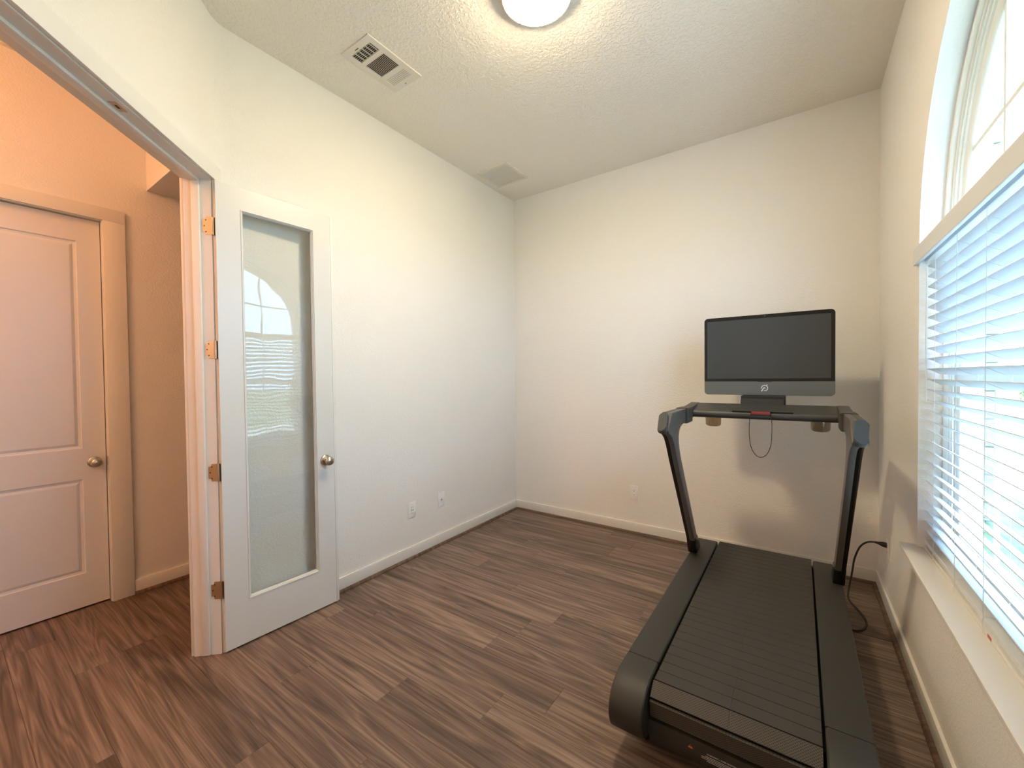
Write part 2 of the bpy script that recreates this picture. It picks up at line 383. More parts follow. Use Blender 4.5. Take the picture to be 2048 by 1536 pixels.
# hinges
for hz in (2.217, 1.585, .950, .336):
    h = B(DG)
    h.box((SJ-.0005, -.0440, hz-.0450), (SJ+.0022, -.004, hz+.0450))
    es = [e for e in h.bm.edges if abs(Vector(DG(0, -.0440, 0)).dot(NV)-e.verts[0].co.dot(NV)) < 1e-4 and abs(e.verts[0].co.dot(NV)-e.verts[1].co.dot(NV)) < 1e-4 and abs(e.verts[0].co.z-e.verts[1].co.z) < 1e-4]
    bmesh.ops.bevel(h.bm, geom=es, offset=.014, segments=5, affect='EDGES')
    ho = h.obj('hinge', M['hinge'], dr1, smooth=30)
    c = Vector(DG(SJ+.004, .004, 0))
    h2 = B(); h2.lathe([(-.0465, .003), (-.0455, .0058), (-.028, .0060), (-.0275, .0052), (-.027, .0060), (-.0095, .0060), (-.009, .0052), (-.0085, .0060), (.009, .0060), (.0095, .0052), (.010, .0060), (.027, .0060), (.0275, .0052), (.028, .0060), (.0455, .0058), (.0465, .003)], (c.x, c.y, hz), (0, 0, 1), 14)
    kn_ = h2.obj('hinge_barrel', M['hinge'], ho, smooth=50); 
    h3 = B(DR); h3.box((-.0018, -.0330, hz-.0450), (.0004, -.001, hz+.0450)); h3.obj('hinge_leaf', M['hinge'], ho)
    for (t, dz) in ((-.028, .030), (-.036, 0), (-.028, -.030)):
        sc = B(); q = Vector(DG(SJ+.0020, t, hz+dz)); sc.lathe([(0, .0036), (.0010, .0030), (.0011, 0)], q, DV, 10)
        rel(sc.obj('hinge_screw', M['screw']), ho)

# ------------------------------------------------------------------ hall door (two-panel) and its casing
dr2 = thing('door_2', 'white two-panel door in the hall with a round knob', None, (XH-.03, HD1, 0), kind='structure')
XD = XH-.030
b = B()
def hface(rects, y0, y1, z0, z1):
    """door face with sunk, bevelled panels at x = XD"""
    b.box((XD-.038, y0, z0), (XD-.010, y1, z1))
    zs = [z0]
    for r in rects: zs += [r[2], r[3]]
    zs.append(z1)
    for i in range(0, len(zs), 2): b.face([(XD, y0, zs[i]), (XD, y1, zs[i]), (XD, y1, zs[i+1]), (XD, y0, zs[i+1])])
    for (a0, a1, c0, c1) in rects:
        b.face([(XD, y0, c0), (XD, a0, c0), (XD, a0, c1), (XD, y0, c1)]); b.face([(XD, a1, c0), (XD, y1, c0), (XD, y1, c1), (XD, a1, c1)])
        prev = None
        for o, x in ((0, XD), (.004, XD-.007), (.016, XD-.009), (.030, XD-.0035), (.033, XD-.003)):
            L = [(x, a0+o, c0+o), (x, a1-o, c0+o), (x, a1-o, c1-o), (x, a0+o, c1-o)]
            if prev:
                for i in range(4): b.face([prev[i], prev[(i+1) % 4], L[(i+1) % 4], L[i]])
            prev = L
        b.face(prev)
    for q in ([(XD, y0, z0), (XD, y1, z0), (XD-.038, y1, z0), (XD-.038, y0, z0)], [(XD, y1, z0), (XD, y1, z1), (XD-.038, y1, z1), (XD-.038, y1, z0)], [(XD, y0, z1), (XD, y1, z1), (XD-.038, y1, z1), (XD-.038, y0, z1)], [(XD, y0, z0), (XD, y0, z1), (XD-.038, y0, z1), (XD-.038, y0, z0)]): b.face(q)
PY0, PY1 = HD0+.110, .560
hface([(PY0, PY1, .222, .815), (PY0, PY1, 1.008, 2.303)], HD0, HD1-.003, .012, HDT-.004)
bmesh.ops.remove_doubles(b.bm, verts=b.bm.verts[:], dist=1e-5)
b.obj('door_slab', M['door'], dr2)
kn = B(); kn.lathe([(0, .0335), (.003, .0335), (.0055, .031), (.0075, .022), (.009, .014), (.020, .0115), (.030, .0125), (.036, .019), (.042, .0255), (.050, .0275), (.057, .0255), (.0625, .019), (.065, .008), (.0653, 0)], (XD, .612, .915), (1, 0, 0), 32)
kn.obj('door_knob', M['nickel'], dr2, smooth=50)
tr2 = thing('trim_2', 'white casing round the hall door', None, (XH, HD1, 0), kind='structure')
b = B(); b.box((XH-.10, HD1+.001, 0), (XH, HD1+.012, HDT)); b.box((XH-.10, HD0-.012, 0), (XH, HD0-.001, HDT)); b.box((XH-.10, HD0-.012, HDT), (XH, HD1+.012, HDT+.011)); b.box((XH-.10, HD0, 0), (XH-.085, HD1, HDT))
b.obj('jamb', M['trim'], tr2)
b = B(); b.box((XH-.001, HD1+.005, 0), (XH+.018, HD1+.111, HDT+.004), .002); b.box((XH-.001, HD0-.111, 0), (XH+.018, HD0-.005, HDT+.004), .002); b.box((XH-.001, HD0-.111, HDT+.004), (XH+.018, HD1+.111, 2.536), .002)
b.obj('casing', M['trim'], tr2, smooth=30)
b = B(); b.box((XH-.022, HD1-.0005, .888), (XH+.0005, HD1+.0025, .945)); b.obj('strike_plate', M['nickel'], tr2)

# ------------------------------------------------------------------ baseboards with shoe moulding
def base(name, segs, label):
    t = thing(name, label, None, (*segs[0][0], 0), kind='structure')
    for (p, q) in segs:
        p, q = Vector((*p, 0)), Vector((*q, 0)); d = (q-p).normalized(); n = Vector((-d.y, d.x, 0))    # room on the left of p->q
        L = (q-p).length
        f = lambda u, w, z: tuple(p+d*u+n*w+Vector((0, 0, z)))
        bb = B(f); bb.box((0, 0, .012), (L, .0135, .096), .003); bb.obj('board', M['trim'], t, smooth=30)
        prof = [(.0135, 0), (.032, 0), (.0315, .006), (.029, .0115), (.025, .0155), (.0195, .018), (.0135, .0185)]
        bb = B(f); A = [bb.v(0, w, z) for w, z in prof]; C = [bb.v(L, w, z) for w, z in prof]
        bb.bm.faces.new(A); bb.bm.faces.new(C[::-1])
        for i in range(len(prof)): bb.bm.faces.new((A[i], A[(i+1) % 7], C[(i+1) % 7], C[i]))
        sh = bb.obj('shoe_moulding', M['shoe'], t, smooth=30)
    return t
base('baseboard_left', [((XL, YB), (XL, CY+.04))], 'white baseboard along the left wall')
base('baseboard_back', [((XR, YB), (XL+.0135, YB))], 'white baseboard under the far wall')
base('baseboard_right', [((XR, YF), (XR, YB-.0135))], 'white baseboard below the window')
base('baseboard_hall', [((XH, YB-.02), (XH, HD1+.112))], 'baseboard along the orange-lit hall wall')

# ------------------------------------------------------------------ window
w1 = thing('window_1', 'tall arched white window in the right wall', None, (XR+.08, YA, ZS), kind='structure')
b = B(); XG = XR+.131
prof = [(-.004, .62-.0), (-.004, XR+.075), (.020, XR+.075), (.024, XR+.079), (.026, XR+.090), (.034, XR+.090), (.036, XR+.096), (.045, XR+.096), (.046, XR+.103), (.056, XR+.105), (.058, XR+.112), (.070, XR+.116), (.078, XR+.124), (.080, XG), (.080, XG+.03)]
loops = [[(x, y, z) for y, z in outline(o)] for o, x in prof]
for A, C in zip(loops, loops[1:]):
    n = len(A)
    for i in range(n): b.face([A[i], A[(i+1) % n], C[(i+1) % n], C[i]])
bmesh.ops.remove_doubles(b.bm, verts=b.bm.verts[:], dist=1e-5)
b.obj('frame', M['vinyl'], w1, smooth=35)
RG = RA-.076
b = B(); b.face([(XG+.003, y, z) for y, z in [(YA+RG, 1.96)]+[(YA+RG*math.cos(PI*i/28), ZA+RG*math.sin(PI*i/28)) for i in range(29)]+[(YA-RG, 1.96)]]); b.obj('arched_pane', M['glass'], w1)
for (z0, z1, nm, x) in ((ZS+.07, 1.395, 'lower_pane', XG-.012), (1.395, 1.96, 'upper_pane', XG+.008)):
    b = B(); b.face([(x, YA-RG, z0), (x, YA+RG, z0), (x, YA+RG, z1), (x, YA-RG, z1)]); b.obj(nm, M['glass'], w1)
b = B(); b.box((XG-.045, YA-RG-.01, 1.925), (XG+.03, YA+RG+.01, 1.995), .004); b.obj('transom', M['vinyl'], w1)
b = B(); b.box((XG-.028, YA-RG-.01, 1.375), (XG+.02, YA+RG+.01, 1.425), .004); b.obj('meeting_rail', M['vinyl'], w1)
b = B(); b.box((XG-.028, YA-RG-.01, ZS+.05), (XG+.012, YA+RG+.01, ZS+.105), .004)
for s in (-1, 1): b.box((XG-.028, YA+s*(RG-.02)-.022, ZS+.10), (XG-.002, YA+s*(RG-.02)+.022, 1.38), .004)
b.obj('sash', M['vinyl'], w1)
for y in (1.30, 1.70, 2.10):
    h = math.sqrt(RG*RG-(y-YA)**2)
    b = B(); b.box((XG-.004, y-.008, 1.99), (XG+.010, y+.008, ZA+h)); b.obj('muntin', M['vinyl'], w1)
    b = B(); b.box((XG-.004, y-.008, 1.425), (XG+.012, y+.008, 1.93)); b.obj('muntin', M['vinyl'], w1)
    b = B(); b.box((XG-.018, y-.008, ZS+.10), (XG-.006, y+.008, 1.38)); b.obj('muntin', M['vinyl'], w1)
h = math.sqrt(RG*RG-(2.315-ZA)**2); b = B(); b.box((XG-.0035, YA-h, 2.307), (XG+.0095, YA+h, 2.323)); b.obj('muntin', M['vinyl'], w1)
b = B(); b.box((XG-.0035, YA-RG, 1.665), (XG+.0115, YA+RG, 1.681)); b.obj('muntin', M['vinyl'], w1)
# stool (sill board), with horns, and back step
b = B(); b.box((XR-.058, YA-RA-.03, ZS-.019), (XR+.021, YA+RA+.030, ZS), .005, 3); b.obj('sill_board', M['trim'], w1, smooth=30)
b = B(); b.box((XR+.0205, YA-RA+.001, ZS-.016), (XR+.14, YA+RA-.001, ZS+.010), .002); b.obj('sill_step', M['trim'], w1)
b = B(); b.box((XR+.0202, 1.757, ZS-.0005), (XR+.0214, 1.787, ZS+.0095)); b.obj('sticker', M['sticker'], w1)

# ------------------------------------------------------------------ blind
bl = thing('window_blind', 'open white two-inch slat blind with valance on the window', 'blind', (XR+.045, YA, ZS+.03))
SX0, SX1 = XR+.0195, XR+.0695; SY0, SY1 = YA-RA+.018, YA+RA-.018
bb = B(); hw = (SX1-SX0)/2; hl = (SY1-SY0)/2
N = 6; vt = []
for sgn in (1, -1):
    for i in range(N+1):
        u = -hw+2*hw*i/N; crown = .0016*(1-(u/hw)**2); vt.append((u, sgn*.0013+crown))
poly = [vt[i] for i in range(N+1)]+[vt[i] for i in range(2*N+1, N, -1)]
bb.prism(poly, -hl, hl, 'xz')
sme = bpy.data.meshes.new('slat'); bmesh.ops.recalc_face_normals(bb.bm, faces=bb.bm.faces[:]); bb.bm.to_mesh(sme); bb.bm.free(); sme.materials.append(M['slat'])
PIT = .0449
for k in range(-1, 26):
    z = 1.848-PIT*k
    if z < .715: break
    o = bpy.data.objects.new('slat', sme); COL.objects.link(o); o.parent = bl
    o.location = Vector(((SX0+SX1)/2, (SY0+SY1)/2, z-.012))-bl.location; o.rotation_euler = (0, math.radians(30), 0)
b = B(); b.box((XR-.014, YA-RA-.045, 1.912), (XR+.001, YA+RA+.045, 1.984), .003); b.obj('valance', M['slat'], bl)
b = B(); b.box((SX0-.004, SY0-.005, 1.915), (SX1+.002, SY1+.005, 1.965), .002); b.obj('headrail', M['slat'], bl)
b = B(); b.box((SX0, SY0, ZS+.026), (SX1, SY1, ZS+.045), .004, 3); b.obj('bottom_rail', M['slat'], bl, smooth=30)
for y in (2.378, 2.096, 1.815, 1.534, 1.253, 1.0):
    for x in (SX0-.0016, SX1+.0016):
        b = B(); b.tube([(x, y, ZS+.045), (x, y, 1.918)], .0010, 6); b.obj('ladder_cord', M['cord'], bl)
    bb = B()
    for k in range(-1, 26):
        z = 1.848-PIT*k-.003
        if z < .71: break
        bb.tube([(SX0-.0016, y, z+.001), (SX1+.0016, y, z-.030)], .0008, 5)
    o = bb.obj('ladder_rungs', M['cord'], bl); o['kind'] = 'stuff'
    b = B(); b.tube(spline([(SX1-.005, y, ZS+.0465), (SX0+.02, y, ZS+.0470), (SX0+.004, y, ZS+.0462), (SX0-.0026, y, ZS+.037), (SX0-.004, y-.004, ZS+.026), (SX0-.006, y-.016, ZS+.018), (SX0-.010, y-.032, ZS+.0115)], 5), .0012, 6); b.obj('tail_cord', M['cord'], bl)
yw = 2.478; b = B(); b.tube([(SX0-.008, yw, 1.885), (SX0-.009, yw-.003, 1.30)], .0030, 8); b.obj('tilt_wand', M['cord'], bl, smooth=True)
b = B(); b.tube(spline([(SX0-.008, yw, 1.885), (SX0-.004, yw, 1.905), (SX0+.006, yw, 1.915)], 5), .0016, 6); b.obj('wand_hook', M['cord'], bl)

# ------------------------------------------------------------------ ceiling light
lc = (-1.047, 1.740)
cl = thing('ceiling_light', 'lit round flush dome light on the ceiling', 'ceiling light', (*lc, ZC))
b = B(); b.lathe([(0, .160), (-.030, .168), (-.044, .168), (-.046, .161), (-.036, .150)], (*lc, ZC), (0, 0, 1), 56); b.obj('light_base', M['lamprim'], cl, smooth=50)  # opaque rim added to keep the dome's light off the ceiling
R_ = .160; pr = [(-.036, .150), (-.042, R_)]+[(-.042-.050*math.sin(a)**1.15, R_*math.cos(a)) for a in [i*PI/2/12 for i in range(1, 13)]]
b = B(); b.lathe(pr, (*lc, ZC), (0, 0, 1), 56); b.obj('glass_dome', M['lamp'], cl, smooth=60)
hl_ = bpy.data.lights.new('hall_lamp', 'POINT'); hl_.energy = HALL; hl_.color = HALL_COL; hl_.shadow_soft_size = .12
hlo = bpy.data.objects.new('hall_lamp', hl_); COL.objects.link(hlo); hlo.location = (-2.75, -1.1, 3.05)
fl_ = bpy.data.lights.new('hall_fill', 'POINT'); fl_.energy = 4.0; fl_.color = (1.0, .78, .66); fl_.shadow_soft_size = .15  # added fill without a fixture, brightens the hall door
flo = bpy.data.objects.new('hall_fill', fl_); COL.objects.link(flo); flo.location = (-1.75, -1.75, 2.3)

# ------------------------------------------------------------------ ceiling registers
def register(x0, x1, y0, y1):
    t = thing('air_register', 'white three-way ceiling air register with dark slots', 'air vent', ((x0+x1)/2, (y0+y1)/2, ZC))
    Z = ZC-.0; m = .030; xi0, xi1, yi0, yi1 = x0+m+.012, x1-m-.008, y0+m+.012, y1-m-.018
    L = yi1-yi0; ya, yb_ = yi0+L*.265, yi0+L*.735; w = .014
    fr = [(x0, xi0, y0, y1), (xi1, x1, y0, y1), (xi0, xi1, y0, yi0), (xi0, xi1, yi1, y1), (xi0, xi1, ya-w, ya+w), (xi0, xi1, yb_-w, yb_+w)]
    b = B()
    for a in fr: b.box((a[0], a[2], Z-.007), (a[1], a[3], Z+.002))
    b.obj('face_frame', M['reg'], t)
    b = B(); b.box((x0+.01, y0+.01, Z-.0015), (x1-.01, y1-.01, Z-.0005)); b.obj('duct_shade_sheet', M['duct'], t)  # near-black sheet paints the shade inside the duct
    def louvre(p, q, ax, tilt):
        # thin angled blade between p and q
        b = B(); c, s = math.cos(tilt)*.0034, math.sin(tilt)*.0034
        if ax == 'x': pts = [(c, s), (-c, -s)]; b.prism([(p[1]+c, Z-.0045+s), (p[1]+c+.0011, Z-.0045+s), (p[1]-c+.0011, Z-.0045-s), (p[1]-c, Z-.0045-s)], p[0], q[0], 'yz')
        else: b.prism([(p[0]+c, Z-.0045+s), (p[0]+c+.0011, Z-.0045+s), (p[0]-c+.0011, Z-.0045-s), (p[0]-c, Z-.0045-s)], p[1], q[1], 'xz')
        b.obj('louvre', M['reg'], t)
    n = 6
    for i in range(n): y = yi0+(ya-w-yi0)*(i+.5)/n; louvre((xi0, y), (xi1, y), 'x', .75)
    for i in range(n): y = yb_+w+(yi1-yb_-w)*(i+.5)/n; louvre((xi0, y), (xi1, y), 'x', -.30)
    n = 15
    for i in range(n): x = xi0+(xi1-xi0)*(i+.5)/n; louvre((x, ya+w), (x, yb_-w), 'y', -.5)
    for i in range(5):
        x = xi0+(xi1-xi0)*(i+.8)/5.4; b = B(); b.box((x, yi0, Z-.0030), (x+.0075, ya-w, Z-.0018)); b.obj('damper_blade', M['reg'], t)
    b = B(); b.box((xi0+.055, yi0-.016, Z-.0085), (xi0+.085, yi0-.013, Z-.006)); b.obj('damper_lever', M['duct'], t)
    b = B(); b.lathe([(0, .004), (-.0015, .003)], ((x0+x1)/2+.0, y1-.02, Z-.007), (0, 0, 1), 10); b.obj('screw', M['duct'], t)
register(-2.180, -1.930, 1.424, 1.815)
def grille(x0, x1, y0, y1):
    t = thing('return_grille', 'square white louvred return grille near the far corner of the ceiling', 'air vent', ((x0+x1)/2, (y0+y1)/2, ZC))
    Z = ZC; m = .026; b = B()
    for a in ((x0, x0+m, y0, y1), (x1-m, x1, y0, y1), (x0+m, x1-m, y0, y0+m), (x0+m, x1-m, y1-m, y1), ((x0+x1)/2-.0, (x0+x1)/2, 0, 0)):
        if a[3] > a[2]: b.box((a[0], a[2], Z-.013), (a[1], a[3], Z+.002), .002)
    b.box((x0+m, (y0+y1)/2-.006, Z-.010), (x1-m, (y0+y1)/2+.006, Z-.001))
    b.obj('face_frame', M['reg'], t)
    b = B(); b.box((x0+.01, y0+.01, Z-.0015), (x1-.01, y1-.01, Z-.0005)); b.obj('grille_shade_sheet', M['duct'], t)  # dark sheet stands in for the shade behind the louvres
    b = B(); n = 24
    for i in range(n):
        x = x0+m+(x1-x0-2*m)*(i+.5)/n; b.prism([(x-.0052, Z-.011), (x-.0042, Z-.011), (x+.0058, Z-.002), (x+.0048, Z-.002)], y0+m, y1-m, 'xz')
    o = b.obj('louvre_bank', M['reg'], t); o['kind'] = 'stuff'
grille(-2.440, -2.098, 2.957, 3.305)

# ------------------------------------------------------------------ wall plates
def plate(name, label, cat, f, loc, kind, w=.0385, h=.0615):
    """f(u, w, z) maps along wall, out of wall, up"""
    t = thing(name, label, cat, loc)
    b = B(f); b.box((-w, .0, -h), (w, .0055, h), .0025, 2); b.obj('cover_plate', M['plate'], t, smooth=30)
    if kind == 'duplex':
        for s in (-1, 1):
            bb = B(f); bb.box((-.0168, .005, s*.0195-.0140), (.0168, .0068, s*.0195+.0140), .0015); r = bb.obj('receptacle', M['plate'], t)
            sl = B(f)
            for u, hh in ((-.0064, .0042), (.0064, .0034)): sl.box((u-.0012, .0066, s*.0195+.003-hh), (u+.0012, .0071, s*.0195+.003+hh))
            sl.box((-.0024, .0066, s*.0195-.0105), (.0024, .0071, s*.0195-.006)); sl.obj('slots', M['slot'], r)
    elif kind == 'decora':
        bb = B(f); bb.box((-.0165, .005, -.0335), (.0165, .0070, .0335), .001); r = bb.obj('receptacle', M['plate'], t)
        sl = B(f)
        for u, hh in ((-.0068, .0070), (.0068, .0060)): sl.box((u-.0022, .0068, -hh), (u+.0022, .0074, hh))
        for s in (-1, 1):
            for u in (-.006, .006): sl.box((u-.0012, .0068, s*.023-.004), (u+.0012, .0073, s*.023+.004))
        sl.obj('slots', M['slot'], r)
    else:
        c = B(f); v = Vector(f(0, .0055, 0)); n = (Vector(f(0, 1, 0))-Vector(f(0, 0, 0)))
        c2 = B(); c2.lathe([(0, .0075), (.002, .0075), (.0022, .005), (.009, .0048), (.0092, 0)], v, n, 14); c2.obj('coax_connector', M['nickel'], t, smooth=40)
    n = (Vector(f(0, 1, 0))-Vector(f(0, 0, 0)))
    for z in ((0,) if kind == 'duplex' else (-h*.8, h*.8)):
        sc = B(); sc.lathe([(0, .0032), (.0010, .0026)], Vector(f(0, .0054, z)), n, 10); sc.obj('plate_screw', M['plate'], t)
    return t
fL = lambda y0, z0: (lambda u, w, z: (XL+w, y0-u, z0+z))
plate('wall_outlet', 'white power outlet with dark slots low on the left wall', 'outlet', fL(2.197, .380), (XL, 2.197, .380), 'decora')
plate('coax_plate', 'white single-jack plate right of the outlet on the left wall', 'wall plate', fL(2.522, .383), (XL, 2.522, .383), 'coax')
plate('wall_outlet', 'white duplex outlet low on the far wall left of the treadmill', 'outlet', (lambda u, w, z: (-1.224+u, YB-w, .367+z)), (-1.224, YB, .367), 'duplex')
plate('wall_outlet', 'white outlet by the window corner with black plug in it', 'outlet', (lambda u, w, z: (XR-w, 3.275-u, .374+z)), (XR, 3.275, .374), 'duplex')


# ------------------------------------------------------------------ treadmill
XC = -.193
tm = thing('treadmill', 'black slat-belt treadmill with a large dark screen facing the room', 'treadmill', (XC, 2.3, 0))
ZD = .290
BW = .253                                          # half belt width
def side(s): return lambda x, y, z: (XC+s*x, y, z)  # mirrored building, x outward
railp = [(3.06, .085), (3.085, .10), (3.090, .14), (3.090, .275), (3.085, .286), (3.075, ZD), (1.648, ZD), (1.648, .085)]
capp = [(1.645, .100), (1.645, ZD), (1.580, ZD), (1.530, .2875), (1.485, .273), (1.452, .250), (1.432, .222), (1.425, .190), (1.428, .160), (1.442, .130), (1.465, .108), (1.497, .098)]
for s in (-1, 1):
    f = side(s)
    b = B(f); b.prism(railp, .262, .388, 'yz', .012, 3); b.obj('side_rail', M['rail'], tm, smooth=35)
    b = B(f); b.prism(capp, .262, .388, 'yz', .012, 3); b.obj('rail_end_cap', M['rail'], tm, smooth=35)
b = B(); b.box((XC-.262, 1.60, .075), (XC+.262, 3.05, .235)); b.obj('deck_frame', M['mblack'], tm)
b = B(); b.box((XC-.262, 3.04, .070), (XC+.262, 3.085, .262), .015); b.obj('front_cover', M['mblack'], tm)
for s in (-1, 1):
    for y in (1.62, 2.95):
        b = B(side(s)); b.lathe([(0, .030), (.012, .030), (.014, .022), (.09, .018)], (.31, y, 0), (0, 0, 1), 16); b.obj('foot', M['mblack'], tm, smooth=40)
# belt of slats
SP = .0595; SL = .0572
def slat_mesh(name, m, dots=False):
    b = B()
    for x0, x1 in ((-BW, -.0003), (.0003, BW)): b.box((x0, -SL/2, -.012), (x1, SL/2, 0), .0004, 1)
    me = bpy.data.meshes.new(name); bmesh.ops.recalc_face_normals(b.bm, faces=b.bm.faces[:]); b.bm.to_mesh(me); b.bm.free(); me.materials.append(m); return me
def dotted():
    m, nt, bs = new_mat('belt_dimpled_rubber'); N = nt.nodes.new; L = nt.links.new
    tc = N('ShaderNodeTexCoord'); mp = N('ShaderNodeMapping'); mp.inputs['Scale'].default_value = (1, 1.15, 1)
    ck = N('ShaderNodeTexVoronoi'); ck.inputs['Scale'].default_value = 150; ck.inputs['Randomness'].default_value = 0.0
    mp.inputs['Rotation'].default_value = (0, 0, PI/4)
    cr = N('ShaderNodeValToRGB'); cr.color_ramp.elements[0].position = .22; cr.color_ramp.elements[0].color = (.016, .014, .012, 1)
    cr.color_ramp.elements[1].position = .42; cr.color_ramp.elements[1].color = (.075, .066, .055, 1)
    L(tc.outputs['Object'], mp.inputs[0]); L(mp.outputs[0], ck.inputs['Vector']); L(ck.outputs['Distance'], cr.inputs[0]); L(cr.outputs[0], bs.inputs['Base Color'])
    bs.inputs['Roughness'].default_value = .65
    return m
sm1 = slat_mesh('belt_slat', M['belt']); sm2 = slat_mesh('belt_slat_rear', dotted())
Z0 = .2865
def put(me, y, z, ang):
    o = bpy.data.objects.new('belt_slat', me); COL.objects.link(o); o.parent = tm
    o.location = Vector((XC, y, z))-tm.location; o.rotation_euler = (ang, 0, 0)
for k in range(26): put(sm1, 1.5515+SP*(k+.5), Z0, 0)
RC = (1.558, .222)
for a in (38, 97, 150):
    t = math.radians(a); put(sm2, RC[0]-math.sin(t)*.0655, RC[1]+math.cos(t)*.0655, t)
# rear cover with warning print
covp = [(1.60, .168), (1.525, .168), (1.508, .160), (1.503, .140), (1.506, .105), (1.520, .072), (1.545, .055), (1.60, .050)]
b = B(); b.prism(covp, XC-.262, XC+.262, 'yz'); rc = b.obj('rear_cover', M['rail'], tm, smooth=30)
def cover_pt(u, v):
    """point on the rear face: u along x, v height above z=.10"""
    z = .105+v; y = 1.5055-(z-.105)*.07
    return (u, y, z)
b = B(cover_pt); tx, tz = -.310, .030; h = .0085
b.face([(tx-h, tz-h*.8, 0)[:2], (tx+h, tz-h*.8, 0)[:2], (tx, tz+h*.95, 0)[:2]]); wt = b.obj('warning_triangle', M['orange'], rc)
b = B(lambda u, v: (lambda q: (q[0], q[1]-.0004, q[2]))(cover_pt(u, v)))
b.face([(tx-.0011, tz-.0012), (tx+.0011, tz-.0012), (tx+.0013, tz+.0040), (tx-.0013, tz+.0040)]); b.face([(tx-.0011, tz-.0045), (tx+.0011, tz-.0045), (tx+.0011, tz-.0024), (tx-.0011, tz-.0024)])
b.obj('warning_mark', M['mblack'], rc)
def text(s, size, u, v, name):
    cu = bpy.data.curves.new('t', 'FONT'); cu.body = s; cu.size = size
    to = bpy.data.objects.new('t', cu); COL.objects.link(to); bpy.context.view_layer.update()
    me = bpy.data.meshes.new_from_object(to.evaluated_get(bpy.context.evaluated_depsgraph_get())); bpy.data.objects.remove(to)
    me.name = name
    for vert in me.vertices:
        x, y, z = cover_pt(u+vert.co.x, v+vert.co.y); vert.co = (x, y-.0004, z)
    me.materials.clear(); me.materials.append(M['white']); o = bpy.data.objects.new(name, me); COL.objects.link(o); rel(o, rc)
text('WARNING / AVERTISSEMENT', .0075, -.258, .027, 'warning_text')
b = B(lambda u, v: (lambda q: (q[0], q[1]-.0004, q[2]))(cover_pt(u, v)))
for i, (u0, u1) in enumerate(((-.262, -.140), (-.275, -.135), (-.275, -.135), (-.258, -.165))):
    v = .0195-.0055*i; b.face([(u0, v), (u1, v), (u1, v+.0016), (u0, v+.0016)])
o = b.obj('warning_small_print', M['white'], rc); o['kind'] = 'stuff'

# uprights, arms
ZT0, ZT1 = 1.126, 1.222
def shear(s, off=.0):
    return lambda x, y, z: (XC+s*(x-.033+off+.030*(min(max(z, .29), 1.13)-.29)/.84), y, z)
armp = [(2.350, ZT1), (2.338, 1.219), (2.252, 1.146), (2.247, 1.134), (2.256, 1.121), (2.275, 1.113), (2.305, 1.100), (2.336, 1.080), (2.364, 1.045), (2.390, 1.000), (2.414, .955), (2.822, .291), (2.900, .291), (2.500, .960), (2.482, 1.00), (2.472, 1.04), (2.474, 1.075), (2.492, 1.104), (2.525, 1.124), (2.57, 1.135), (2.66, 1.140), (2.66, ZT1)]
blkp = [(2.270, 1.118), (2.300, 1.100), (2.330, 1.080), (2.358, 1.045), (2.385, 1.000), (2.409, .955), (2.820, .291), (2.884, .291), (2.480, .960), (2.462, 1.00), (2.452, 1.04), (2.450, 1.085), (2.45, 1.130), (2.28, 1.130)]
